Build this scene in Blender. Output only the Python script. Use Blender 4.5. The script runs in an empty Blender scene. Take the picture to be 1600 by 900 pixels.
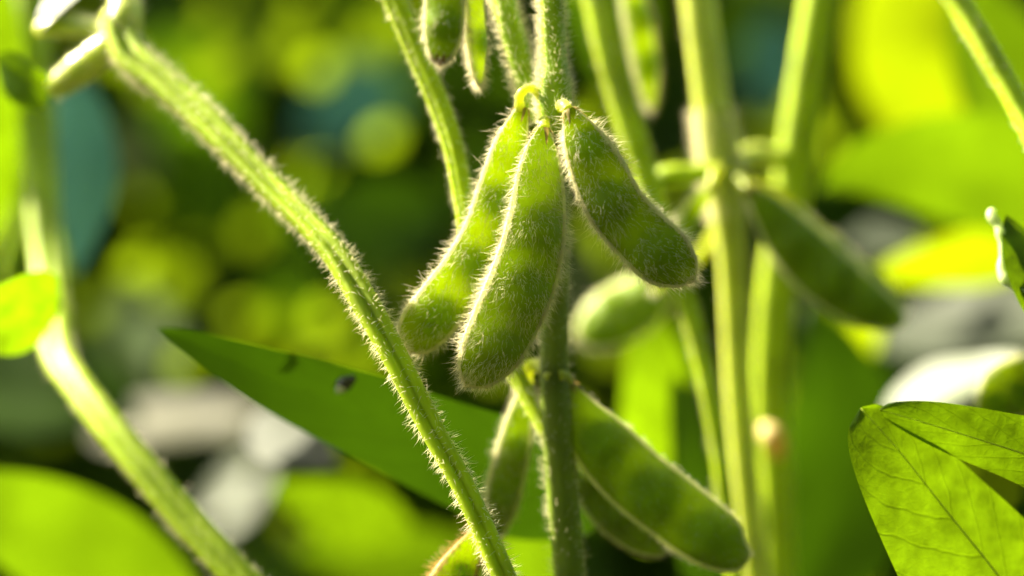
import bpy, math, random
import numpy as np

rng = np.random.default_rng(7)
random.seed(7)
scene = bpy.context.scene
COL = scene.collection

# ------------------------------------------------------------------ camera
CAM = np.array([0.0, 0.0, 0.56])
PITCH = math.radians(-5.0)
LENS, SENSOR = 100.0, 36.0
FOCUS = 0.48
FSTOP = 4.4
cam_d = bpy.data.cameras.new('camera')
cam = bpy.data.objects.new('camera', cam_d)
COL.objects.link(cam)
cam.location = CAM
cam.rotation_euler = (math.radians(90) + PITCH, 0, 0)
cam_d.lens, cam_d.sensor_width = LENS, SENSOR
cam_d.clip_start, cam_d.clip_end = 0.01, 400.0
cam_d.dof.use_dof = True
cam_d.dof.focus_distance = FOCUS - 0.003
cam_d.dof.aperture_fstop = FSTOP
scene.camera = cam
R_ = np.array([1.0, 0, 0])
F_ = np.array([0, math.cos(PITCH), math.sin(PITCH)])
U_ = np.array([0, -math.sin(PITCH), math.cos(PITCH)])

def P(px, py, off=0.0):
    """point seen at that place in the photograph, off mm behind the plane of focus"""
    d = FOCUS + off / 1000.0
    k = SENSOR / LENS / 1600.0 * d
    return CAM + F_ * d + R_ * ((px - 800) * k) + U_ * ((450 - py) * k)

def V(r, u, t):
    """direction: to the right, up, towards the viewer"""
    v = R_ * r + U_ * u - F_ * t
    return v / np.linalg.norm(v)

def S(px, off=0.0):
    return px * SENSOR / LENS / 1600.0 * (FOCUS + off / 1000.0)

# ------------------------------------------------------------------ light
sun_v = V(-0.69, 0.66, -0.30)
world = bpy.data.worlds.new('World')
scene.world = world
world.use_nodes = True
wn = world.node_tree.nodes
sky = wn.new('ShaderNodeTexSky')
sky.sky_type = 'NISHITA'
sky.sun_disc = False
sky.sun_elevation = math.asin(sun_v[2])
sky.sun_rotation = math.atan2(sun_v[0], sun_v[1])
sky.ground_albedo = 0.2
sky.dust_density = 4.0
sky.ozone_density = 0.3
sky.air_density = 0.8
wn['Background'].inputs['Strength'].default_value = 0.05
world.node_tree.links.new(sky.outputs[0], wn['Background'].inputs['Color'])
sl = bpy.data.lights.new('sun', 'SUN')
sl.energy, sl.angle, sl.color = 5.0, math.radians(0.6), (1.0, 0.90, 0.70)
so = bpy.data.objects.new('sun', sl)
COL.objects.link(so)
from mathutils import Vector
so.rotation_euler = Vector(sun_v).to_track_quat('Z', 'Y').to_euler()
so.location = (-2, 2, 3)

scene.view_settings.view_transform = 'Standard'
scene.view_settings.look = 'None'
scene.view_settings.gamma = 1.0
scene.view_settings.exposure = 2.9
scene.view_settings.use_curve_mapping = False
cy = scene.cycles
cy.use_denoising = True
cy.max_bounces = 8
cy.diffuse_bounces = 5
cy.glossy_bounces = 3
cy.transmission_bounces = 4
cy.transparent_max_bounces = 4
cy.caustics_reflective = False
cy.caustics_refractive = False
cy.sample_clamp_indirect = 6.0

# ------------------------------------------------------------------ materials
def plant_mat(name, base, trans, tfac=0.5, rough=0.45, spec=0.4, var=0.25, scale=60.0,
              island=False, veins=False, bump=0.0, bscale=900.0, sss=0.0):
    m = bpy.data.materials.new(name)
    m.use_nodes = True
    nt = m.node_tree
    N, L = nt.nodes, nt.links
    pb = N['Principled BSDF']
    out = N['Material Output']
    tr = N.new('ShaderNodeBsdfTranslucent')
    mix = N.new('ShaderNodeMixShader')
    mix.inputs[0].default_value = tfac
    pb.inputs['Roughness'].default_value = rough
    pb.inputs['Specular IOR Level'].default_value = spec
    if sss:
        pb.inputs['Subsurface Weight'].default_value = 1.0
        pb.inputs['Subsurface Radius'].default_value = (1.0, 0.95, 0.25)
        pb.inputs['Subsurface Scale'].default_value = sss
    tc = N.new('ShaderNodeTexCoord')
    nz = N.new('ShaderNodeTexNoise')
    nz.inputs['Scale'].default_value = scale
    nz.inputs['Detail'].default_value = 5.0
    L.new(tc.outputs['Object'], nz.inputs['Vector'])
    rm = N.new('ShaderNodeMapRange')
    rm.inputs[1].default_value, rm.inputs[2].default_value = 0.3, 0.7
    rm.inputs[3].default_value, rm.inputs[4].default_value = 1.0 - var, 1.0 + var
    L.new(nz.outputs['Fac'], rm.inputs[0])
    fac = rm.outputs[0]
    if island:
        ge = N.new('ShaderNodeNewGeometry')
        r2 = N.new('ShaderNodeMapRange')
        r2.inputs[3].default_value, r2.inputs[4].default_value = 0.55, 1.45
        L.new(ge.outputs['Random Per Island'], r2.inputs[0])
        mu = N.new('ShaderNodeMath'); mu.operation = 'MULTIPLY'
        L.new(fac, mu.inputs[0]); L.new(r2.outputs[0], mu.inputs[1])
        fac = mu.outputs[0]
    vfac = None
    if veins:
        # pinnate side veins from the leaf's own u/v plus a fine net of veinlets
        at = N.new('ShaderNodeUVMap')
        sp = N.new('ShaderNodeSeparateXYZ')
        dn = N.new('ShaderNodeTexNoise'); dn.inputs['Scale'].default_value = 140.0
        L.new(tc.outputs['Object'], dn.inputs['Vector'])
        dm = N.new('ShaderNodeVectorMath'); dm.operation = 'MULTIPLY_ADD'
        dm.inputs[1].default_value = (0.09, 0.0, 0.0)
        L.new(dn.outputs['Color'], dm.inputs[0]); L.new(at.outputs[0], dm.inputs[2])
        L.new(dm.outputs[0], sp.inputs[0])
        ab = N.new('ShaderNodeMath'); ab.operation = 'ABSOLUTE'
        L.new(sp.outputs['Y'], ab.inputs[0])
        m1 = N.new('ShaderNodeMath'); m1.operation = 'MULTIPLY'; m1.inputs[1].default_value = -0.30
        L.new(ab.outputs[0], m1.inputs[0])
        a1 = N.new('ShaderNodeMath'); a1.operation = 'ADD'
        L.new(sp.outputs['X'], a1.inputs[0]); L.new(m1.outputs[0], a1.inputs[1])
        m2 = N.new('ShaderNodeMath'); m2.operation = 'MULTIPLY'; m2.inputs[1].default_value = 7.0
        L.new(a1.outputs[0], m2.inputs[0])
        pp = N.new('ShaderNodeMath'); pp.operation = 'PINGPONG'; pp.inputs[1].default_value = 0.5
        L.new(m2.outputs[0], pp.inputs[0])
        lo = N.new('ShaderNodeMapRange')
        lo.inputs[1].default_value, lo.inputs[2].default_value = 0.0, 0.07
        lo.inputs[3].default_value, lo.inputs[4].default_value = 1.0, 0.0
        L.new(pp.outputs[0], lo.inputs[0])
        vo = N.new('ShaderNodeTexVoronoi')
        vo.feature = 'DISTANCE_TO_EDGE'
        vo.inputs['Scale'].default_value = 620.0
        L.new(tc.outputs['Object'], vo.inputs['Vector'])
        v2 = N.new('ShaderNodeMapRange')
        v2.inputs[1].default_value, v2.inputs[2].default_value = 0.0, 0.12
        v2.inputs[3].default_value, v2.inputs[4].default_value = 0.16, 0.0
        L.new(vo.outputs['Distance'], v2.inputs[0])
        mx = N.new('ShaderNodeMath'); mx.operation = 'MAXIMUM'
        L.new(lo.outputs[0], mx.inputs[0]); L.new(v2.outputs[0], mx.inputs[1])
        vfac = mx.outputs[0]
        m3 = N.new('ShaderNodeMath'); m3.operation = 'MULTIPLY'; m3.inputs[1].default_value = -0.12
        L.new(vfac, m3.inputs[0])
        a3 = N.new('ShaderNodeMath'); a3.operation = 'ADD'; a3.inputs[1].default_value = 1.0
        L.new(m3.outputs[0], a3.inputs[0])
        m4 = N.new('ShaderNodeMath'); m4.operation = 'MULTIPLY'
        L.new(fac, m4.inputs[0]); L.new(a3.outputs[0], m4.inputs[1])
        fac = m4.outputs[0]
    for col, sock in ((base, pb.inputs['Base Color']), (trans, tr.inputs['Color'])):
        vm = N.new('ShaderNodeVectorMath'); vm.operation = 'SCALE'
        vm.inputs[0].default_value = col
        L.new(fac, vm.inputs['Scale'])
        L.new(vm.outputs[0], sock)
    if bump:
        bn = N.new('ShaderNodeTexNoise')
        bn.inputs['Scale'].default_value = bscale
        bn.inputs['Detail'].default_value = 3.0
        L.new(tc.outputs['Object'], bn.inputs['Vector'])
        bp = N.new('ShaderNodeBump')
        bp.inputs['Strength'].default_value = bump
        bp.inputs['Distance'].default_value = 0.0003
        h = bn.outputs['Fac']
        if vfac is not None:
            sb = N.new('ShaderNodeMath'); sb.operation = 'SUBTRACT'
            L.new(h, sb.inputs[0]); L.new(vfac, sb.inputs[1])
            h = sb.outputs[0]
        L.new(h, bp.inputs['Height'])
        L.new(bp.outputs[0], pb.inputs['Normal'])
        L.new(bp.outputs[0], tr.inputs['Normal'])
    L.new(pb.outputs[0], mix.inputs[1])
    L.new(tr.outputs[0], mix.inputs[2])
    L.new(mix.outputs[0], out.inputs['Surface'])
    return m

M = {}
M['pod'] = plant_mat('pod_skin', (0.150, 0.232, 0.003), (0.52, 0.63, 0.008), 0.55, 0.5, 0.3, 0.18, 220, bump=0.35, bscale=1400)
M['pod_plump'] = plant_mat('pod_skin_plump', (0.195, 0.265, 0.006), (0.48, 0.62, 0.010), 0.42, 0.5, 0.3, 0.18, 220, bump=0.5, bscale=1400)
M['pod_dark'] = plant_mat('pod_skin_dark', (0.15, 0.23, 0.005), (0.42, 0.54, 0.008), 0.45, 0.5, 0.3, 0.22, 220, bump=0.35, bscale=1400)  # less translucent copy of the pod skin
M['seam'] = plant_mat('pod_seam', (0.62, 0.66, 0.36), (0.85, 0.86, 0.55), 0.5, 0.5, 0.3, 0.15, 400)
M['seed'] = plant_mat('seed', (0.22, 0.34, 0.012), (0.60, 0.76, 0.02), 0.62, 0.6, 0.2, 0.1, 300)
M['calyx'] = plant_mat('dry_calyx', (0.21, 0.17, 0.05), (0.32, 0.22, 0.06), 0.3, 0.7, 0.2, 0.45, 500)
M['tip'] = plant_mat('dry_pod_tip', (0.10, 0.035, 0.012), (0.16, 0.06, 0.02), 0.25, 0.7, 0.2, 0.5, 900)
M['stalk'] = plant_mat('pod_stalk', (0.42, 0.50, 0.05), (0.75, 0.78, 0.08), 0.45, 0.45, 0.4, 0.15, 300)
M['stem'] = plant_mat('stem_skin', (0.24, 0.36, 0.010), (0.36, 0.50, 0.008), 0.15, 0.42, 0.4, 0.22, 180, bump=0.3, bscale=700, sss=0.003)
M['stem_dark'] = plant_mat('stem_skin_olive', (0.11, 0.16, 0.010), (0.30, 0.36, 0.02), 0.15, 0.45, 0.35, 0.3, 150, bump=0.3, bscale=700, sss=0.002)
M['stem_yellow'] = plant_mat('stem_skin_yellow', (0.27, 0.37, 0.008), (0.55, 0.68, 0.004), 0.15, 0.50, 0.25, 0.25, 120, bump=0.4, bscale=600, sss=0.003)
M['stem_pale'] = plant_mat('stem_skin_pale', (0.40, 0.46, 0.08), (0.56, 0.62, 0.035), 0.15, 0.34, 0.5, 0.2, 120, bump=0.3, bscale=600, sss=0.004)
M['fuzz'] = plant_mat('trichome', (0.86, 0.80, 0.58), (0.98, 0.94, 0.74), 0.62, 0.35, 0.5, 0.12, 300)
M['fuzz_brown'] = plant_mat('trichome_tawny', (0.55, 0.36, 0.16), (0.80, 0.55, 0.25), 0.55, 0.4, 0.5, 0.2, 300)
M['leaf_lime'] = plant_mat('leaf_lime', (0.05, 0.11, 0.003), (0.105, 0.185, 0.001), 0.55, 0.45, 0.15, 0.34, 260, veins=True, bump=0.28, bscale=900)
M['leaf_yellow'] = plant_mat('leaf_yellow', (0.06, 0.10, 0.003), (0.180, 0.245, 0.001), 0.6, 0.5, 0.15, 0.14, 40)
M['leaf_green'] = plant_mat('leaf_green', (0.04, 0.085, 0.003), (0.085, 0.155, 0.001), 0.5, 0.5, 0.15, 0.2, 60)
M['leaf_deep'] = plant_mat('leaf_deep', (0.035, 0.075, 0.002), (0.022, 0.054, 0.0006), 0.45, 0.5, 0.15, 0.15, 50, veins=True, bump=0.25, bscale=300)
M['leaf_glow'] = plant_mat('leaf_glow', (0.03, 0.045, 0.002), (0.068, 0.105, 0.001), 0.6, 0.6, 0.1, 0.2, 60)  # for small round leaves that stand in for single bokeh discs
M['leaf_white_glint'] = plant_mat('leaf_white_glint', (0.10, 0.125, 0.065), (0.05, 0.075, 0.02), 0.3, 0.55, 0.3, 0.2, 60)  # white glint put into a lighter base colour
M['leaf_straw'] = plant_mat('leaf_straw', (0.038, 0.040, 0.009), (0.05, 0.05, 0.008), 0.3, 0.6, 0.15, 0.2, 60)
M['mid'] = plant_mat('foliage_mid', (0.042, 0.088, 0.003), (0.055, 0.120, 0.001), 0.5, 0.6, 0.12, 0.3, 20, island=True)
M['leaf_dark'] = plant_mat('leaf_dark', (0.03, 0.075, 0.008), (0.16, 0.34, 0.006), 0.4, 0.45, 0.15, 0.3, 30)
M['leaf_sky_sheen'] = plant_mat('leaf_sky_sheen', (0.030, 0.11, 0.10), (0.03, 0.10, 0.07), 0.15, 0.55, 0.35, 0.25, 30)  # blue sky reflection put into the base colour
M['leaf_grey_sheen'] = plant_mat('leaf_grey_sheen', (0.034, 0.043, 0.024), (0.03, 0.045, 0.010), 0.3, 0.62, 0.14, 0.2, 40)  # grey sky sheen put into the base colour, barely glossy
M['leaf_olive'] = plant_mat('leaf_olive', (0.06, 0.075, 0.003), (0.12, 0.13, 0.001), 0.55, 0.5, 0.15, 0.2, 30)
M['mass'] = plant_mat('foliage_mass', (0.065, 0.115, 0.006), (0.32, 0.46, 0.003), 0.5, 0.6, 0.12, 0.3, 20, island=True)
M['scar'] = plant_mat('scar', (0.45, 0.36, 0.12), (0.6, 0.45, 0.12), 0.35, 0.5, 0.3, 0.3, 400)
M['beetle'] = plant_mat('beetle_shell', (0.012, 0.012, 0.008), (0.02, 0.02, 0.01), 0.05, 0.2, 0.6, 0.3, 400)
M['glint_spot'] = plant_mat('beetle_glint', (0.45, 0.45, 0.38), (0.4, 0.4, 0.3), 0.2, 0.3, 0.6, 0.2, 400)  # pale colour for the painted highlight on the insect
M['lit'] = plant_mat('foliage_discs', (0.03, 0.045, 0.002), (0.125, 0.19, 0.002), 0.6, 0.6, 0.1, 0.3, 20, island=True)
M['tendril'] = plant_mat('tendril', (0.45, 0.55, 0.25), (0.65, 0.75, 0.3), 0.45, 0.45, 0.4, 0.35, 300)

def soil_mat():
    m = bpy.data.materials.new('dry_soil'); m.use_nodes = True
    N, L = m.node_tree.nodes, m.node_tree.links
    pb = N['Principled BSDF']; pb.inputs['Roughness'].default_value = 0.95
    nz = N.new('ShaderNodeTexNoise'); nz.inputs['Scale'].default_value = 35; nz.inputs['Detail'].default_value = 8
    tc = N.new('ShaderNodeTexCoord'); L.new(tc.outputs['Object'], nz.inputs['Vector'])
    cr = N.new('ShaderNodeValToRGB')
    cr.color_ramp.elements[0].color = (0.018, 0.014, 0.009, 1)
    cr.color_ramp.elements[1].color = (0.060, 0.046, 0.030, 1)
    L.new(nz.outputs['Fac'], cr.inputs[0]); L.new(cr.outputs[0], pb.inputs['Base Color'])
    bp = N.new('ShaderNodeBump'); bp.inputs['Strength'].default_value = 0.8; bp.inputs['Distance'].default_value = 0.02
    L.new(nz.outputs['Fac'], bp.inputs['Height']); L.new(bp.outputs[0], pb.inputs['Normal'])
    return m
M['soil'] = soil_mat()

def water_mat():
    m = bpy.data.materials.new('water'); m.use_nodes = True
    pb = m.node_tree.nodes['Principled BSDF']
    pb.inputs['Transmission Weight'].default_value = 0.8
    pb.inputs['Roughness'].default_value = 0.12
    pb.inputs['IOR'].default_value = 1.33
    pb.inputs['Base Color'].default_value = (0.55, 0.65, 0.55, 1)
    return m
M['water'] = water_mat()

# ------------------------------------------------------------------ objects
def link_mesh(name, verts, faces, mats, parent=None, idx=None, uvs=None, smooth=True):
    verts = np.asarray(verts, dtype=np.float64)
    origin = np.zeros(3)
    me = bpy.data.meshes.new(name)
    if isinstance(faces, np.ndarray) and faces.ndim == 2:
        nf, k = faces.shape
        me.vertices.add(len(verts))
        me.vertices.foreach_set('co', verts.astype(np.float32).ravel())
        me.loops.add(nf * k)
        me.loops.foreach_set('vertex_index', faces.astype(np.int32).ravel())
        me.polygons.add(nf)
        me.polygons.foreach_set('loop_start', (np.arange(nf) * k).astype(np.int32))
        me.polygons.foreach_set('loop_total', np.full(nf, k, np.int32))
        me.update(calc_edges=True)
    else:
        me.from_pydata([tuple(v) for v in verts], [], [tuple(int(i) for i in f) for f in faces])
    if not isinstance(mats, (list, tuple)):
        mats = [mats]
    for mm in mats:
        me.materials.append(M[mm])
    if idx is not None:
        me.polygons.foreach_set('material_index', np.asarray(idx, np.int32))
    if smooth:
        me.polygons.foreach_set('use_smooth', np.ones(len(me.polygons), bool))
    if uvs is not None:
        ul = me.uv_layers.new(name='UVMap')
        li = np.empty(len(me.loops), np.int32)
        me.loops.foreach_get('vertex_index', li)
        ul.data.foreach_set('uv', np.asarray(uvs, np.float32)[li].ravel())
    me.validate()
    o = bpy.data.objects.new(name, me)
    COL.objects.link(o)
    if parent is not None:
        o.parent = parent
        o.matrix_parent_inverse = parent_inv(parent)
    return o

_world = {}
def parent_inv(p):
    from mathutils import Matrix
    return Matrix.Translation(-Vector(_world.get(p.name, (0, 0, 0))))

def thing(name, label, cat, loc, group=None):
    o = bpy.data.objects.new(name, None)
    COL.objects.link(o)
    o.empty_display_size = 0.01
    o.location = loc
    _world[o.name] = tuple(loc)
    o['label'], o['category'] = label, cat
    if group:
        o['group'] = group
    return o

def tag(o, label, cat, group=None, kind=None):
    if label: o['label'] = label
    if cat: o['category'] = cat
    if group: o['group'] = group
    if kind: o['kind'] = kind
    return o

# ------------------------------------------------------------------ curves
def spline(ctrl, n):
    """Catmull-Rom through rows of ctrl (any width), n samples, even arc length in xyz"""
    c = np.asarray(ctrl, float)
    c = np.vstack([2 * c[0] - c[1], c, 2 * c[-1] - c[-2]])
    pts = []
    for i in range(1, len(c) - 2):
        t = np.linspace(0, 1, 24, endpoint=False)[:, None]
        a, b, d, e = c[i - 1], c[i], c[i + 1], c[i + 2]
        pts.append(0.5 * ((2 * b) + (-a + d) * t + (2 * a - 5 * b + 4 * d - e) * t ** 2 + (-a + 3 * b - 3 * d + e) * t ** 3))
    pts.append(c[-2][None])
    pts = np.vstack(pts)
    s = np.r_[0, np.cumsum(np.linalg.norm(np.diff(pts[:, :3], axis=0), axis=1))]
    q = np.linspace(0, s[-1], n)
    return np.stack([np.interp(q, s, pts[:, k]) for k in range(pts.shape[1])], 1)

def norm(a):
    return a / np.maximum(np.linalg.norm(a, axis=-1, keepdims=True), 1e-12)

def frames(pts, roll=0.0):
    """tangent, side, front (towards the viewer side) for a polyline"""
    t = norm(np.gradient(pts, axis=0))
    b = -F_[None] - (t @ -F_)[:, None] * t
    b = norm(b)
    s = np.cross(t, b)
    r = np.radians(roll) * np.ones(len(pts))
    s2 = s * np.cos(r)[:, None] + b * np.sin(r)[:, None]
    b2 = -s * np.sin(r)[:, None] + b * np.cos(r)[:, None]
    return t, s2, b2

def grid_faces(nu, nv, wrap=True):
    i = np.arange(nu - 1)[:, None]
    j = np.arange(nv if wrap else nv - 1)[None]
    a = i * nv + j
    b = i * nv + (j + 1) % nv
    return np.stack([a, a + nv, b + nv, b], -1).reshape(-1, 4)

# ------------------------------------------------------------------ hairs
def hairs(name, roots, dirs, lens, rad, mat, parent, bend=None, taper=0.55):
    """thousands of fine tapering three sided hairs in one mesh"""
    n = len(roots)
    dirs = norm(dirs)
    if bend is None:
        bend = rng.normal(0, 0.18, (n, 3))
    lens = lens[:, None]
    p0 = roots - dirs * lens * 0.04
    p1 = roots + dirs * lens * 0.5 + bend * lens * 0.16
    p2 = roots + dirs * lens + bend * lens * 0.62
    ref = np.where(np.abs(dirs[:, :1]) < 0.8, np.array([[1.0, 0, 0]]), np.array([[0, 1.0, 0]]))
    a = norm(np.cross(dirs, ref))
    b = np.cross(dirs, a)
    rad = np.broadcast_to(rad, (n,))[:, None]
    V_ = np.empty((n, 7, 3))
    for k in range(3):
        w = 2 * math.pi * k / 3
        o = (a * math.cos(w) + b * math.sin(w)) * rad
        V_[:, k] = p0 + o
        V_[:, 3 + k] = p1 + o * taper
    V_[:, 6] = p2
    tri = []
    for k in range(3):
        k2 = (k + 1) % 3
        tri += [(k, k2, 3 + k2), (k, 3 + k2, 3 + k), (3 + k, 3 + k2, 6)]
    Fc = (np.arange(n)[:, None, None] * 7 + np.array(tri)[None]).reshape(-1, 3)
    o = link_mesh(name, V_.reshape(-1, 3), Fc, mat, parent)
    o['kind'] = 'stuff'
    return o

def sample_grid(G, n, dens=None):
    """random points on a wrapped tube grid G[nu,nv,3] -> position, normal, along, u, v"""
    nu, nv, _ = G.shape
    Gw = np.concatenate([G, G[:, :1]], 1)
    e1 = Gw[1:, :-1] - Gw[:-1, :-1]
    e2 = Gw[:-1, 1:] - Gw[:-1, :-1]
    ar = np.linalg.norm(np.cross(e1, e2), axis=-1)
    uu = (np.arange(nu - 1) + 0.5) / (nu - 1)
    vv = (np.arange(nv) + 0.5) / nv
    if dens is not None:
        ar = ar * dens(uu[:, None], vv[None])
    pr = (ar / ar.sum()).ravel()
    ids = rng.choice(len(pr), n, p=pr)
    i, j = ids // nv, ids % nv
    fu, fv = rng.random(n)[:, None], rng.random(n)[:, None]
    a, b, c, d = Gw[i, j], Gw[i, j + 1], Gw[i + 1, j + 1], Gw[i + 1, j]
    p = (a * (1 - fv) + b * fv) * (1 - fu) + (d * (1 - fv) + c * fv) * fu
    al = norm((d - a) + (c - b))
    nn = norm(np.cross((b - a) + (c - d), al))
    ctr = G.mean(1)
    out = p - (ctr[i] * 0.5 + ctr[np.minimum(i + 1, nu - 1)] * 0.5)
    sgn = np.sign((nn * out).sum(1))[:, None]
    nn = nn * np.where(sgn == 0, 1, sgn)
    return p, nn, al, (i + fu[:, 0]) / (nu - 1), (j + fv[:, 0]) / nv

# ------------------------------------------------------------------ tubes: stems, petioles, stalks
def tube(name, ctrl, mat, parent, nu=90, nv=24, prof=None, wob=0.03, caps=True, offr=True):
    """ctrl rows: px, py, off_mm, radius_px"""
    rows = [np.r_[P(c[0], c[1], c[2]), S(c[3], c[2])] for c in ctrl]
    return tube_world(name, rows, mat, parent, nu, nv, prof, wob)

def tube_world(name, rows, mat, parent, nu=90, nv=24, prof=None, wob=0.03):
    sp = spline(rows, nu)
    c, r = sp[:, :3], np.maximum(sp[:, 3], 1e-5)
    t, s, b = frames(c)
    th = np.linspace(0, 2 * math.pi, nv, endpoint=False)
    pr = np.ones(nv) if prof is None else prof(th)
    ph = rng.random(3) * 6
    k = np.linspace(0, 1, nu)
    ww = 1 + wob * (np.sin(k * 23 + ph[0]) + 0.6 * np.sin(k * 51 + ph[1]))
    rr = (r * ww)[:, None] * pr[None]
    G = c[:, None] + s[:, None] * (np.cos(th)[None, :, None] * rr[..., None]) + b[:, None] * (np.sin(th)[None, :, None] * rr[..., None])
    V_ = np.vstack([G.reshape(-1, 3), c[:1], c[-1:]])
    Fq = grid_faces(nu, nv)
    n0 = nu * nv
    j = np.arange(nv)
    cap0 = np.stack([j, (j + 1) % nv, np.full(nv, n0)], 1)
    cap1 = np.stack([(nu - 1) * nv + j, np.full(nv, n0 + 1), (nu - 1) * nv + (j + 1) % nv], 1)
    faces = [tuple(f) for f in Fq] + [tuple(f) for f in cap0] + [tuple(f) for f in cap1]
    o = link_mesh(name, V_, faces, mat, parent)
    return o, G

def grooved(depth=0.35, width=0.35, at=math.pi / 2, ribs=0.03):
    def f(th):
        d = np.angle(np.exp(1j * (th - at)))
        return 1 - depth * np.exp(-(d / width) ** 2) + ribs * np.cos(5 * th)
    return f
def ribbed(a=0.05, n=5, ph=0.3):
    return lambda th: 1 + a * np.cos(n * th + ph)

def stem_fuzz(G, n, parent, L=0.0016, rad=3.6e-5, mat='fuzz', urange=(0, 1), droop=0.35, spread=0.35):
    def dens(u, v):
        return ((u >= urange[0]) & (u <= urange[1])) * (1 - 0.9 * np.exp(-((v - 0.25) / 0.15) ** 2)) + 1e-9
    n = int(n * 0.42)
    p, nn, al, u, v = sample_grid(G, n, dens)
    d = nn + al * droop * rng.normal(0.6, 0.7, (n, 1)) + rng.normal(0, spread, (n, 3))
    ln = L * rng.uniform(0.45, 1.15, n)
    return hairs('fuzz', p, d, ln, rad * rng.uniform(0.7, 1.2, n), mat, parent, bend=al * 0.25 + rng.normal(0, 0.3, (n, 3)))

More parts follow.
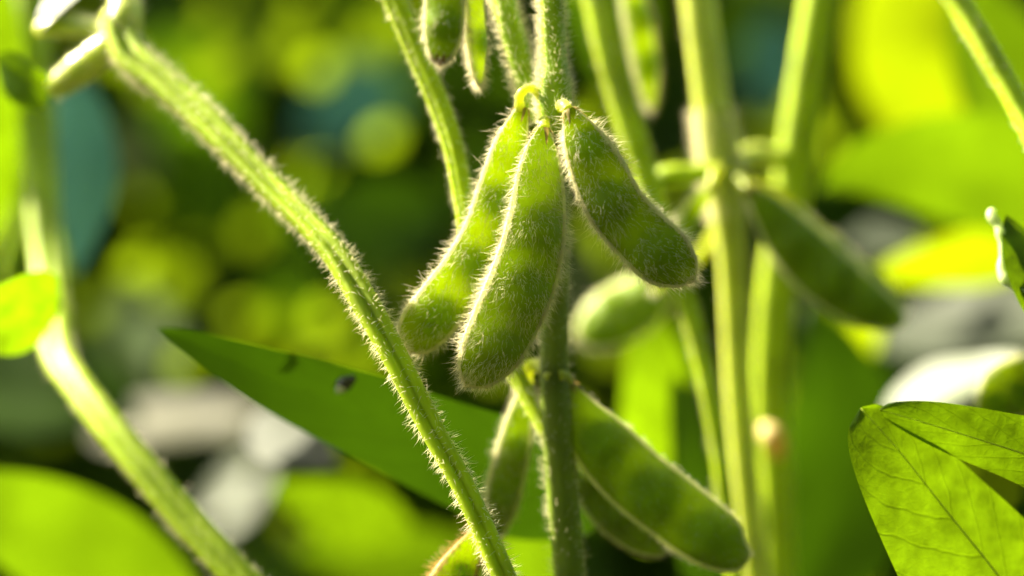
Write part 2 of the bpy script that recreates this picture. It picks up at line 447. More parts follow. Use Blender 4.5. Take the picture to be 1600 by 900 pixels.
# ------------------------------------------------------------------ pods
def pod(ctrl, parent, label, off, roll=0.0, thick=0.55, seeds=(0.3, 0.55, 0.8), skin='pod', nface=2200, nseam=1500,
        fuzz_mat='fuzz', L=0.0015, stalk=None, calyx=True, dry_tip=False, fr=4.0e-5, seam_side=(1, 1), hairy=1.0):
    """ctrl rows: px, py, half width px (optional own depth). One pod: husk with seeds inside, seam ridges, hairs, calyx, stalk"""
    nu, nv = 96, 72
    rows = [np.r_[P(c[0], c[1], c[3] if len(c) > 3 else off), S(c[2], off)] for c in ctrl]
    sp = spline(rows, nu)
    c, hw = sp[:, :3], np.maximum(sp[:, 3], 1e-5)
    # round the ends
    k = np.linspace(0, 1, nu)
    hw = hw * np.minimum(1, np.sqrt(np.clip((1 - k) / 0.035, 0.0, 1)) * 0.98 + 0.02)
    t, s, b = frames(c, roll)
    th = np.linspace(0, 2 * math.pi, nv, endpoint=False)
    cs, sn = np.cos(th), np.sin(th)
    bulge = np.zeros(nu)
    for q in seeds:
        bulge += np.exp(-((k - q) / 0.075) ** 2)
    tk = thick * (0.62 + 0.46 * np.clip(bulge, 0, 1))
    # a rounded rib of steady size runs down both seams
    ridge = np.exp(-(np.angle(np.exp(1j * th)) / 0.13) ** 4) + np.exp(-(np.angle(np.exp(1j * (th - math.pi))) / 0.13) ** 4)
    rib = S(5.0, off) * np.clip(k * 6, 0.15, 1) * np.clip(hw / S(12, off), 0, 1)
    Yp = sn * (0.55 + 0.45 * np.abs(sn) ** 0.8) + 0.10 * np.sign(sn) * np.exp(-(sn / 0.11) ** 4)
    G = c[:, None] + s[:, None] * (hw[:, None] * cs[None] + rib[:, None] * (np.sign(cs) * ridge)[None])[..., None] + b[:, None] * ((hw * tk)[:, None] * Yp[None])[..., None]
    V_ = [G.reshape(-1, 3), c[:1], c[-1:]]
    Fq = grid_faces(nu, nv)
    n0 = nu * nv
    j = np.arange(nv)
    cap0 = np.stack([j, (j + 1) % nv, np.full(nv, n0)], 1)
    cap1 = np.stack([(nu - 1) * nv + j, np.full(nv, n0 + 1), (nu - 1) * nv + (j + 1) % nv], 1)
    faces = [tuple(f) for f in Fq] + [tuple(f) for f in cap0] + [tuple(f) for f in cap1]
    jj = np.arange(nv)
    seamcol = np.zeros(nv, int)
    w = 1
    for cen, on in ((0, seam_side[0]), (nv // 2, seam_side[1])):
        if on:
            for dlt in range(-w - 1, w + 2):
                seamcol[(cen + dlt) % nv] = 1
    idx = np.tile(seamcol, nu - 1).tolist() + [0] * (2 * nv)
    if dry_tip:
        ii = np.repeat(np.arange(nu - 1), nv)
        edge = (nu * 0.93 + 2 * np.sin(np.tile(jj, nu - 1) * 0.8)) < ii
        idx = np.where(np.r_[edge, np.zeros(2 * nv, bool)], 3, idx).tolist()
        idx[-nv:] = [3] * nv
    # seeds inside the husk
    nverts = n0 + 2
    su, sv = 14, 18
    for q in seeds:
        i = int(q * (nu - 1))
        lat = np.linspace(0.02, math.pi - 0.02, su)
        lon = np.linspace(0, 2 * math.pi, sv, endpoint=False)
        rx, ry, rz = hw[i] * 0.92, hw[i] * 0.72, hw[i] * tk[i] * 0.78
        E = c[i] + t[i] * (np.cos(lat) * rx)[:, None, None] + s[i] * (np.sin(lat)[:, None] * np.cos(lon)[None] * ry)[..., None] \
            + b[i] * (np.sin(lat)[:, None] * np.sin(lon)[None] * rz)[..., None]
        V_.append(E.reshape(-1, 3))
        f = grid_faces(su, sv) + nverts
        faces += [tuple(x) for x in f]
        idx += [2] * len(f)
        nverts += su * sv
    o = link_mesh('pod', np.vstack(V_), faces, [skin, 'seam', 'seed', 'tip'], parent, idx)
    if label:
        o['label'] = label
    # hairs on the faces
    n = int(nface * hairy * 0.5)
    if n:
        dens = lambda u, v: (0.75 + 0.25 * np.clip(u * 3, 0, 1)) * (1 + 0.5 * np.sin(u * 31 + v * 17))
        p, nn, al, u, v = sample_grid(G, n, dens)
        d = nn * rng.uniform(0.35, 1.0, (n, 1)) + al * rng.uniform(0.2, 0.9, (n, 1)) + rng.normal(0, 0.3, (n, 3))
        m = int(nseam * hairy * 0.75)
        sd = lambda x: np.exp(-((x - 0.030) / 0.022) ** 2)
        dv = lambda u, v: (sd(np.minimum(v, 1 - v)) * seam_side[0] + sd(np.abs(v - 0.5)) * seam_side[1] + 1e-6
                           + 0.8 * np.exp(-((1 - u) / 0.04) ** 2)) * (1 + 0 * u)
        p2, n2, al2, u2, v2 = sample_grid(G, m, dv)
        d2 = n2 + al2 * rng.normal(0.35, 0.3, (m, 1)) + rng.normal(0, 0.30, (m, 3))
        roots, dirs = np.vstack([p, p2]), np.vstack([d, d2])
        ln = np.r_[L * rng.uniform(0.25, 0.85, n), L * rng.uniform(0.5, 1.2, m)]
        rd = np.r_[fr * rng.uniform(0.6, 1.05, n), fr * rng.uniform(0.6, 1.05, m)]
        bend = np.vstack([al * 0.5, al2 * 0.3]) + rng.normal(0, 0.35, (n + m, 3))
        hairs('fuzz', roots, dirs, ln, rd, fuzz_mat, o, bend=bend)
    if calyx:
        # five narrow sepals clasping the top of the pod
        vs, fs = [], []
        r0 = max(hw[3], S(9, off))
        for q in range(6):
            a = 2 * math.pi * q / 6 + 0.5 + 0.25 * math.sin(q * 3.7 + off)
            o1 = s[2] * math.cos(a) + b[2] * math.sin(a) * 0.8
            tg = -s[2] * math.sin(a) + b[2] * math.cos(a) * 0.8
            B = len(vs)
            Ls = 0.0020 + 0.0011 * math.sin(q * 2.1 + off)
            nk = 7
            for kk in range(nk):
                x = kk / (nk - 1)
                rr = 0.6 + 0.85 * x ** 0.6 + (0.35 * x ** 3 if q % 2 else 0.1 * x ** 2)
                wd = 0.52 * (1 - x) ** 0.7 + 0.02
                for sg in (-1, 0, 1):
                    vs.append(c[1] + t[1] * (-0.0004 + Ls * x) + o1 * r0 * (rr + (0.10 if sg == 0 else 0)) + tg * r0 * (sg * wd * 0.6 + 0.25 * x * x * math.sin(q * 5.0)))
            for kk in range(nk - 1):
                for e in range(2):
                    fs.append((B + kk * 3 + e, B + kk * 3 + e + 1, B + kk * 3 + e + 4, B + kk * 3 + e + 3))
        link_mesh('calyx', np.array(vs), fs, 'calyx', o)
    if stalk is not None:
        _, Gs = tube('pod_stalk', stalk, 'stalk', o, nu=30, nv=12, wob=0.08)
        if off < 12:
            stem_fuzz(Gs, 320, o, L=0.0007, rad=3.0e-5, urange=(0, 0.9), spread=0.5)
    return o

# ------------------------------------------------------------------ leaves
def w_ovate(u):
    return np.clip(np.sin(np.pi * np.clip(u, 0, 1) ** 0.72), 0, 1) ** 0.75
def w_round(u):
    return np.clip(1 - (2 * u - 1) ** 2, 0, 1) ** 0.5
def w_lance(u):
    return np.clip(np.sin(np.pi * np.clip(u, 0, 1) ** 0.65), 0, 1) ** 1.1

def leaf_geo(mid, n0, wl, wr, prof=w_ovate, fold=0.25, wave=0.08, nu=36, nv=15, n1=None, thick=0.00025):
    """mid: world points base to tip; widths in metres; a real two sided blade with a thickness and a midrib"""
    c = spline(mid, nu)
    t = norm(np.gradient(c, axis=0))
    k = np.linspace(0, 1, nu)
    n0 = np.asarray(n0, float)
    nn = n0[None] if n1 is None else n0[None] * (1 - k)[:, None] + np.asarray(n1)[None] * k[:, None]
    s = norm(np.cross(np.broadcast_to(nn, t.shape), t))
    n = np.cross(t, s)
    v = np.linspace(-1, 1, nv)
    w = np.maximum(prof(k), 0.015)
    W = np.where(v[None] < 0, wl, wr) * w[:, None] * v[None]
    ph = rng.random() * 6
    H = np.abs(W) * fold + wave * np.maximum(wl, wr) * np.sin(k[:, None] * 9 + ph + v[None] * 1.5) * np.abs(v)[None] ** 1.5
    G = c[:, None] + s[:, None] * (W * math.cos(fold * 0.8))[..., None] + n[:, None] * H[..., None]
    uv = np.stack(np.broadcast_arrays(k[:, None], v[None]), -1).reshape(-1, 2)
    F1 = grid_faces(nu, nv, wrap=False)
    return G.reshape(-1, 3), F1, uv

def leaf(mid, n0, wl, wr, mat, parent=None, name='leaf', **kw):
    Vv, Ff, uv = leaf_geo(mid, n0, wl, wr, **kw)
    o = link_mesh(name, Vv, Ff, mat, parent, uvs=uv)
    return o

def midrib(mid, r, parent, mat='stalk'):
    rows = [np.r_[p, r * (1 - 0.75 * i / (len(mid) - 1))] for i, p in enumerate(mid)]
    return tube_world('midrib', rows, mat, parent, nu=40, nv=8, wob=0.0)[0]

def loose_leaf(label, pts, n, wl, wr, mat, group=None, rib=None, **kw):
    """a leaf that is a thing of its own: origin at its base. pts rows px, py, off"""
    w = [P(*p) for p in pts]
    off = np.mean([p[2] for p in pts])
    Vv, Ff, uv = leaf_geo(w, n, S(wl, off), S(wr, off), **kw)
    o = link_mesh('soybean_leaf', Vv - w[0], Ff, mat, None, uvs=uv)
    o.location = w[0]
    _world[o.name] = tuple(w[0])
    tag(o, label, 'leaf', group)
    if rib:
        midrib(w, S(rib, off), o)
    return o

def ground_pt(px, off):
    p = P(px, 450, off)
    return np.array([p[0], p[1], 0.0])

# ================================================================== central plant
plant = thing('soybean_plant', 'fuzzy green soybean plant in sharp focus with hanging pod clusters on an upright stem', 'plant', ground_pt(895, 14))
g0 = ground_pt(900, 14)
st_rows = [np.r_[g0, S(28)]] + [np.r_[P(x, y, o), S(r)] for x, y, o, r in (
    (905, 1900, 16, 28), (898, 1250, 16, 26), (893, 960, 16, 26), (886, 860, 16, 26), (874, 720, 16, 25), (866, 600, 16, 24), (866, 480, 16, 22), (870, 350, 16, 20),
    (872, 270, 16, 19), (871, 225, 15, 19), (868, 195, 13, 20))]
stem, G = tube_world('stem', st_rows, 'stem_dark', plant, nu=200, nv=28, prof=grooved(0.16, 0.3, 1.2, 0.05), wob=0.01)
stem_fuzz(G, 9000, stem, L=0.0017, urange=(0.66, 1))
# upper stem with swollen node
up, G = tube('stem', [(868, 209, 5, 6), (867, 199, 5, 18), (866, 170, 5.5, 26), (866, 130, 6, 26), (865, 90, 6.5, 20), (863, 40, 7, 19), (861, -20, 7, 19), (858, -120, 8, 19), (850, -300, 14, 18)],
              'stem', plant, nu=120, nv=28, prof=ribbed(0.05, 5), wob=0.012)
stem_fuzz(G, 10500, up, L=0.0016, urange=(0, 0.62), droop=0.2)
pet, G = tube('petiole', [(845, 190, 11, 14), (834, 160, 11, 20), (822, 125, 11, 19), (806, 70, 11.5, 20), (789, 10, 12.5, 20), (774, -60, 16, 19), (740, -200, 26, 19), (690, -380, 40, 18)],
               'stem', plant, nu=110, nv=24, prof=ribbed(0.05, 5, 1.0), wob=0.012)
stem_fuzz(G, 8500, pet, L=0.0019, urange=(0, 0.5))

pod([(818, 166, 8), (800, 220, 22), (779, 290, 27), (757, 355, 27), (725, 420, 31), (690, 475, 37), (660, 513, 36), (640, 540, 22), (633, 550, 6)],
    plant, 'slim pod with a glowing white left seam hanging behind the frontmost pod', 5, roll=14, seeds=(0.36, 0.60, 0.83), nface=3000, nseam=2600,
    stalk=[(846, 168, 6, 6), (842, 150, 5.5, 6), (833, 139, 5, 6.5), (821, 140, 4, 6.5), (812, 151, 4, 7), (813, 172, 5, 8)], L=0.0023, fr=4.4e-5)
pod([(849, 198, 7), (846, 232, 24), (843, 285, 37), (839, 340, 44), (826, 410, 51), (800, 480, 53), (768, 545, 48), (742, 582, 32), (726, 600, 9)],
    plant, 'plump frontmost pod covered with pale sparkling hairs', -1, roll=24, thick=0.62, seeds=(0.38, 0.62, 0.84), skin='pod_plump', nface=6200, nseam=3200,
    stalk=[(856, 172, 4, 8), (852, 184, 4, 8), (849, 204, 0, 9)], L=0.0022, fr=4.6e-5)
pod([(888, 170, 8), (908, 213, 27), (934, 268, 39), (962, 323, 42), (1000, 367, 43), (1040, 403, 43), (1068, 424, 27), (1086, 438, 6)],
    plant, 'smooth green pod angling out to lower right from the node', -6, roll=-6, thick=0.5, seeds=(0.2, 0.48, 0.8), nface=3600, nseam=3400,
    stalk=[(874, 172, 6, 9), (880, 164, -1, 9), (889, 174, -6, 9)], L=0.0024, fr=4.2e-5)
pod([(888, 598, 7), (912, 655, 33), (948, 703, 46), (996, 752, 49), (1055, 798, 49), (1110, 838, 46), (1148, 862, 31), (1174, 866, 6)],
    plant, 'large broad pod hanging low on the right of the stem', 17, roll=10, thick=0.5, seeds=(0.28, 0.55, 0.82), skin='pod_dark', nface=1700, nseam=2400,
    stalk=[(872, 588, 14, 9), (880, 586, 15, 9), (889, 602, 17, 9)], L=0.0010, fr=3.2e-5)
pod([(890, 660, 8), (903, 712, 25), (928, 765, 31), (962, 808, 32), (1000, 840, 27), (1028, 858, 13), (1042, 864, 4)],
    plant, 'darker pod mostly hidden behind the large low pod', 27, roll=-30, thick=0.6, seeds=(0.35, 0.65), skin='pod_dark', nface=1200, nseam=1200,
    stalk=[(878, 640, 16, 8), (884, 645, 20, 8), (891, 664, 27, 8)], L=0.0011)
pod([(822, 600, 8), (813, 648, 18), (800, 708, 26), (786, 768, 28), (772, 818, 22), (760, 852, 8)],
    plant, 'narrow pod with pale blurred fringe hanging left of the lower stem', 24, roll=30, thick=0.62, seeds=(0.4, 0.72), skin='pod_dark', nface=1800, nseam=2000,
    stalk=[(862, 590, 14, 9), (838, 570, 18, 10), (825, 580, 22, 10), (822, 606, 24, 9)], L=0.0017)
pod([(706, -160, 8), (700, -90, 24), (696, -20, 27), (693, 40, 28), (690, 78, 20), (688, 104, 6)],
    plant, 'hanging pod with a brown withered tip at the top edge', -17, roll=-8, thick=0.6, seeds=(0.4, 0.75), nface=900, nseam=1700, skin='pod_dark',
    stalk=[(760, -120, 16, 8), (735, -205, 2, 8), (712, -205, -12, 8), (706, -155, -17, 8)], L=0.0017, dry_tip=True)
pod([(735, -150, 8), (738, -70, 22), (741, 0, 25), (744, 60, 24), (747, 110, 17), (750, 138, 5)],
    plant, 'pale straw coloured pod seen edge on beside the brown tipped one', -14, roll=62, thick=0.62, seeds=(0.4, 0.75), nface=1500, nseam=2800,
    stalk=[(762, -110, 16, 8), (752, -195, 4, 8), (740, -195, -8, 8), (735, -145, -14, 8)], L=0.0018)

# ================================================================== hairy stems near the focus
def stem_thing(label, ctrl, mat, prof, base, nu=160, fuzz=0, L=0.0018, rad=4e-5, ur=(0, 1), name='soybean_petiole', fm='fuzz'):
    t = thing(name, label, 'stem', base)
    o, G = tube('stalk', ctrl, mat, t, nu=nu, nv=28, prof=prof, wob=0.012)
    if fuzz:
        stem_fuzz(G, fuzz, o, L=L, rad=rad, urange=ur, mat=fm)
    return t, o, G

tB, oB, GB = stem_thing('hairy yellow green stem arching diagonally across the left half, with a dark groove',
    [(178, 20, 40, 21.1), (205, 85, 36, 26.4), (262, 135, 31, 24.6), (330, 197, 25, 23.8), (430, 298, 16, 22.0), (515, 385, 8, 21.1), (568, 468, 3, 22.0), (615, 552, 0, 21.1), (672, 665, -2, 19.4), (727, 765, -4, 18.5), (790, 905, -6, 18.5), (850, 1040, -8, 18.5), (980, 1350, -6, 19.4)],
    'stem_yellow', grooved(0.55, 0.36, 1.70, 0.02), P(980, 1350, -6), nu=220, fuzz=11000, L=0.0019, rad=4.2e-5)
pod([(752, 822, 8), (728, 868, 27), (703, 912, 37), (684, 958, 36), (664, 1000, 26), (652, 1020, 6)],
    tB, 'bright rimmed pod with tawny hairs at the bottom edge', 8, roll=38, thick=0.62, seeds=(0.4, 0.72), nface=2400, nseam=2600, fuzz_mat='fuzz_brown',
    stalk=[(742, 795, -2, 8), (748, 800, 5, 9), (752, 810, 9, 9), (751, 828, 8, 8)], L=0.0018)
# swollen leaf joint and pale leaflet stalks at its upper end
pv, Gq = tube('leaf_joint', [(165, 70, 42, 14), (180, 58, 41, 26), (192, 36, 40, 30), (196, 10, 42, 26), (192, -40, 48, 20)], 'stem_pale', tB, nu=40, nv=20)
stem_fuzz(Gq, 900, pv, L=0.0015)
ls1, Gq = tube('leaflet_stalk', [(185, 60, 40, 22), (150, 88, 42, 25), (112, 118, 44, 24), (82, 140, 46, 16)], 'stem_pale', tB, nu=40, nv=20)
stem_fuzz(Gq, 900, ls1, L=0.0015)
ls2, Gq = tube('leaflet_stalk', [(175, 55, 42, 14), (140, 42, 45, 17), (100, 40, 48, 17), (60, 45, 50, 12)], 'stem_pale', tB, nu=40, nv=20)
stem_fuzz(Gq, 900, ls2, L=0.0015)
leaf([P(85, 140, 46), P(55, 130, 47), P(25, 112, 49), P(-10, 90, 52)], V(0.25, -0.6, 0.76), S(45, 60), S(50, 60), 'leaf_lime', tB, name='leaflet')
leaf([P(62, 45, 50), P(88, 18, 49), P(115, -15, 50), P(140, -50, 52)], V(-0.58, 0.58, 0.56), S(45, 70), S(50, 70), 'leaf_white_glint', tB, name='leaflet')

stem_thing('slender yellow lit hairy stem dropping behind the hanging pods from the top edge',
    [(560, -160, 24, 17), (592, -60, 22, 17), (626, 20, 21, 18), (660, 100, 20, 17), (691, 175, 19, 17), (711, 240, 18, 16), (726, 320, 18, 15), (737, 400, 19, 15), (757, 480, 20, 15), (800, 570, 20, 14), (856, 680, 16, 12)],
    'stem_yellow', grooved(0.3, 0.4, 0.9, 0.03), P(856, 680, 16), fuzz=4500, L=0.0013)

stem_thing('yellow green slanting stem passing behind the right hand pod and thinning downwards',
    [(890, -180, 66, 24), (922, -60, 62, 25), (938, 0, 61, 26), (957, 90, 60, 24), (984, 190, 59, 22), (1010, 275, 59, 19), (1040, 375, 58, 17), (1076, 480, 57, 16), (1102, 580, 56, 15), (1121, 680, 56, 14), (1134, 780, 56, 13), (1150, 910, 56, 13), (1180, 1200, 56, 14)],
    'stem_yellow', grooved(0.3, 0.4, 1.2, 0.04), P(1180, 1200, 56), fuzz=4000, L=0.0012)

stem_thing('pale hairy stem crossing the top right corner',
    [(1420, -120, 35, 18), (1500, 10, 30, 19), (1545, 85, 26, 19), (1590, 165, 22, 18), (1640, 260, 18, 18), (1760, 460, 14, 18)],
    'stem_yellow', ribbed(0.05), P(1760, 460, 14), fuzz=2200, L=0.0010)

# ================================================================== blurred plants on the right
pe = thing('soybean_plant', 'blurred soybean plant with a thick pale sunlit stem and dark slanting pods', 'plant', ground_pt(1300, 75))
oe, G = tube_world('stem', [np.r_[ground_pt(1290, 80), S(40)]] + [np.r_[P(*c[:3]), S(c[3])] for c in (
    (1240, 2000, 78, 29.0), (1205, 1300, 76, 25.5), (1190, 1000, 75, 24.6), (1178, 880, 74, 23.8), (1165, 750, 73, 23.8), (1154, 620, 72, 24.6), (1148, 500, 71, 24.6), (1142, 390, 70, 25.5), (1132, 300, 70, 31.7), (1126, 260, 70, 35.2), (1118, 210, 70, 32.6), (1106, 120, 71, 31.7), (1094, 30, 72, 30.8), (1084, -60, 74, 29.9), (1060, -300, 80, 29.0))],
    'stem_pale', pe, nu=200, prof=grooved(0.35, 0.3, 1.15, 0.07), wob=0.015)
un = np.argmin(np.linalg.norm(G.mean(1) - P(1126, 258, 70), axis=1)) / 199
stem_fuzz(G, 2500, oe, L=0.0015, urange=(0.55, 1))
nf = stem_fuzz(G, 7000, oe, L=0.0024, urange=(un - 0.014, un + 0.02), spread=0.5)  # extra dense hairs added to stand in for the joint's white highlight
tube('side_shoot', [(1120, 268, 69, 12), (1085, 272, 66, 16), (1040, 276, 64, 17), (1005, 285, 68, 13), (980, 300, 75, 9)], 'stem_yellow', pe, nu=40)
tube('side_shoot', [(1140, 250, 74, 14), (1180, 240, 84, 16), (1215, 245, 92, 15)], 'stem_pale', pe, nu=30)
pod([(1168, 292, 8), (1200, 330, 24), (1240, 380, 38), (1290, 430, 42), (1345, 470, 36), (1390, 494, 22), (1415, 503, 6)], pe, 'dark green blurred pod slanting down to the right',
    62, roll=6, thick=0.5, seeds=(0.35, 0.6, 0.82), skin='pod_dark', nface=300, nseam=700, stalk=[(1140, 280, 70, 9), (1152, 276, 66, 9), (1169, 296, 62, 9)], L=0.0012)
pod([(1235, 320, 7), (1290, 372, 20), (1345, 420, 26), (1390, 458, 22), (1420, 484, 8)], pe, 'pale edged pod behind the dark slanting one',
    80, roll=64, thick=0.6, seeds=(0.4, 0.7), skin='pod', nface=300, nseam=900, stalk=[(1150, 284, 74, 8), (1200, 290, 78, 8), (1236, 322, 80, 8)], L=0.0014)
pod([(1112, 290, 8), (1085, 325, 24), (1062, 365, 30), (1042, 410, 28), (1028, 445, 16), (1022, 460, 5)], pe, 'pale yellow blurred pod just below the swollen joint',
    58, roll=58, thick=0.62, seeds=(0.4, 0.7), nface=300, nseam=1200, stalk=[(1122, 262, 66, 8), (1116, 270, 61, 8), (1111, 294, 58, 8)], L=0.0016)
pod([(1060, 425, 9), (1025, 455, 32), (985, 482, 42), (945, 505, 40), (918, 522, 24), (902, 532, 7)], pe, 'blurred green pod with pale rim under the right hand pod',
    88, roll=-12, thick=0.55, seeds=(0.35, 0.7), skin='pod_dark', nface=300, nseam=700, stalk=[(1126, 340, 74, 8), (1100, 390, 80, 8), (1059, 428, 88, 8)], L=0.0018)
pod([(975, -70, 8), (988, -10, 24), (1000, 50, 30), (1008, 100, 28), (1013, 142, 18), (1017, 172, 6)], pe, 'pale sunlit blurred pod hanging beside the thick stem at the top',
    66, roll=50, thick=0.65, seeds=(0.4, 0.72), nface=300, nseam=1400, stalk=[(1080, -100, 72, 8), (1020, -120, 70, 8), (985, -105, 67, 8), (975, -66, 66, 8)], L=0.0018)

pf = thing('soybean_plant', 'blurred soybean plant with a straight bright yellow stem bearing a round brown scar', 'plant', ground_pt(1230, 105))
of, G = tube_world('stem', [np.r_[ground_pt(1230, 105), S(38)]] + [np.r_[P(*c[:3]), S(c[3])] for c in (
    (1228, 2000, 102, 34), (1222, 1200, 100, 32), (1218, 950, 98, 30), (1214, 820, 97, 29), (1210, 720, 96, 30), (1206, 685, 96, 34), (1204, 650, 96, 32), (1205, 560, 95, 33), (1214, 440, 94, 34), (1234, 310, 93, 36), (1252, 180, 93, 35), (1268, 70, 93, 34), (1286, -50, 94, 33), (1320, -300, 98, 32))],
    'stem_yellow', pf, nu=180, prof=grooved(0.4, 0.35, 0.9, 0.05), wob=0.015)
stem_fuzz(G, 2000, of, L=0.0014, urange=(0.5, 1))
tube('leaf_scar', [(1194, 668, 86, 10), (1205, 680, 82, 18), (1212, 696, 82, 16), (1215, 712, 86, 7)], 'scar', pf, nu=30)

# ================================================================== left plant
pl = thing('soybean_plant', 'out of focus soybean plant along the left edge, stem forking to lower right', 'plant', ground_pt(90, 70))
pl.location = tuple(ground_pt(760, 18)); _world[pl.name] = tuple(ground_pt(760, 18))
ol, G = tube_world('stem', [np.r_[ground_pt(760, 18), S(34)]] + [np.r_[P(*c[:3]), S(c[3])] for c in (
    (740, 1800, 18, 29), (610, 1200, 20, 27), (450, 985, 25, 27), (362, 890, 30, 27), (292, 812, 35, 28), (225, 733, 40, 28), (165, 660, 46, 28), (118, 598, 54, 27), (88, 545, 64, 29), (78, 440, 84, 30), (66, 320, 96, 32), (58, 200, 105, 34), (50, 60, 112, 34), (45, -60, 118, 32), (40, -260, 126, 30))],
    'stem_yellow', pl, nu=200, prof=grooved(0.45, 0.4, 1.3, 0.05), wob=0.012)
stem_fuzz(G, 6500, ol, L=0.0016, urange=(0.5, 1))
leaf([P(94, 470, 46), P(60, 478, 43), P(20, 500, 41), P(-30, 525, 40), P(-60, 545, 40)], V(0.5, -0.45, 0.75), S(75, 55), S(62, 55), 'leaf_lime', pl, name='leaflet', fold=0.1)
tube('leaflet_stalk', [(58, 190, 106, 22), (42, 260, 112, 18), (28, 360, 116, 14), (8, 440, 120, 12)], 'stem', pl, nu=40)

# ================================================================== loose leaves
lf = loose_leaf
J = lf('broad shaded green leaf with a pointed tip and a tiny insect, behind the diagonal stem',
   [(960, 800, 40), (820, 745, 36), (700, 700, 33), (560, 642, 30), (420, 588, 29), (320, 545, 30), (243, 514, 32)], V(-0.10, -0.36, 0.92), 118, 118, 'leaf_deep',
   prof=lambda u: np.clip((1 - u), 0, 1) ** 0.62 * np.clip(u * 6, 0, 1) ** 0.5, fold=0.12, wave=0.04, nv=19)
# a tiny insect sitting on it
def beetle(label, c, n, r):
    n = norm(np.asarray(n)); a = norm(R_ * 0.8 - U_ * -0.6 - n * (n @ (R_ * 0.8 + U_ * 0.6))); b = np.cross(n, a)
    root = thing('insect', label, 'insect', c)
    nu, nv = 14, 22
    la = np.linspace(0.01, math.pi - 0.01, nu); lo = np.linspace(0, 2 * math.pi, nv, endpoint=False)
    def ell(c0, ra, rb, rn, nm, mt):
        Gd = c0 + (a * (np.cos(la) * ra)[:, None, None] + b * (np.sin(la)[:, None] * np.cos(lo)[None] * rb)[..., None] + n * (np.sin(la)[:, None] * np.sin(lo)[None] * rn)[..., None])
        return link_mesh(nm, Gd.reshape(-1, 3), grid_faces(nu, nv), mt, root)
    ell(c, r, r * 0.72, r * 0.6, 'body', 'beetle')
    ell(c + a * r * 0.95, r * 0.35, r * 0.4, r * 0.35, 'head', 'beetle')
    ell(c - a * r * 0.40 + n * r * 0.30 - b * r * 0.1, r * 0.62, r * 0.42, r * 0.36, 'glint_spot', 'glint_spot')
beetle('tiny dark insect with a painted pale glint resting on the broad shaded leaf', P(538, 600, 27.0), V(-0.10, -0.36, 0.92), S(17, 28))

G1 = lf('crisp veined lime leaf with its blunt tip up, filling the lower right corner',
   [(1640, 1010, 10), (1560, 900, 8), (1480, 800, 6), (1405, 705, 5), (1345, 638, 6)], V(0.60, -0.32, 0.74), 112, 185, 'leaf_lime', rib=2.2,
   prof=lambda u: np.clip(1 - u, 0, 1) ** 0.42 * np.clip(u * 5, 0, 1) ** 0.5, fold=0.05, wave=0.018, nu=48, nv=25)
G2 = lf('second veined lime leaf spreading to the right edge behind the crisp one',
   [(1760, 765, -2), (1640, 722, 0), (1540, 690, 2), (1450, 662, 3), (1375, 640, 5)], V(0.50, -0.40, 0.78), 80, 72, 'leaf_lime', rib=1.8,
   prof=lambda u: np.clip(1 - u, 0, 1) ** 0.5 * np.clip(u * 5, 0, 1) ** 0.5, fold=-0.15, wave=0.05, nu=40, nv=21)
ce = lf('small bright leaf with a pale crinkled margin at the right edge', [(1680, 520, 10), (1640, 470, 10), (1600, 400, 12), (1572, 335, 15)], V(0.45, -0.2, 0.87), 52, 50, 'leaf_lime', fold=0.04, wave=0.04)
tube('margin', [(1550, 330, 16, 6), (1549, 338, 15, 9), (1561, 356, 14, 8), (1566, 385, 13, 6), (1565, 415, 12, 7), (1570, 434, 11, 9), (1590, 452, 10, 8), (1640, 490, 10, 6)], 'tendril', ce, nu=60, nv=12, wob=0.14)

rp = thing('soybean_pod', 'blurred yellowish pod poking in at the right edge above the lime leaf', 'pod', P(1700, 600, 55))
pod([(1680, 560, 8), (1640, 585, 30), (1600, 600, 46), (1568, 618, 44), (1545, 640, 26), (1535, 655, 6)], rp, None, 45, roll=20, thick=0.6, seeds=(0.4, 0.7), nface=300, nseam=900, calyx=False, L=0.0016,
    stalk=[(1720, 540, 50, 8), (1700, 545, 46, 8), (1679, 562, 45, 8)])

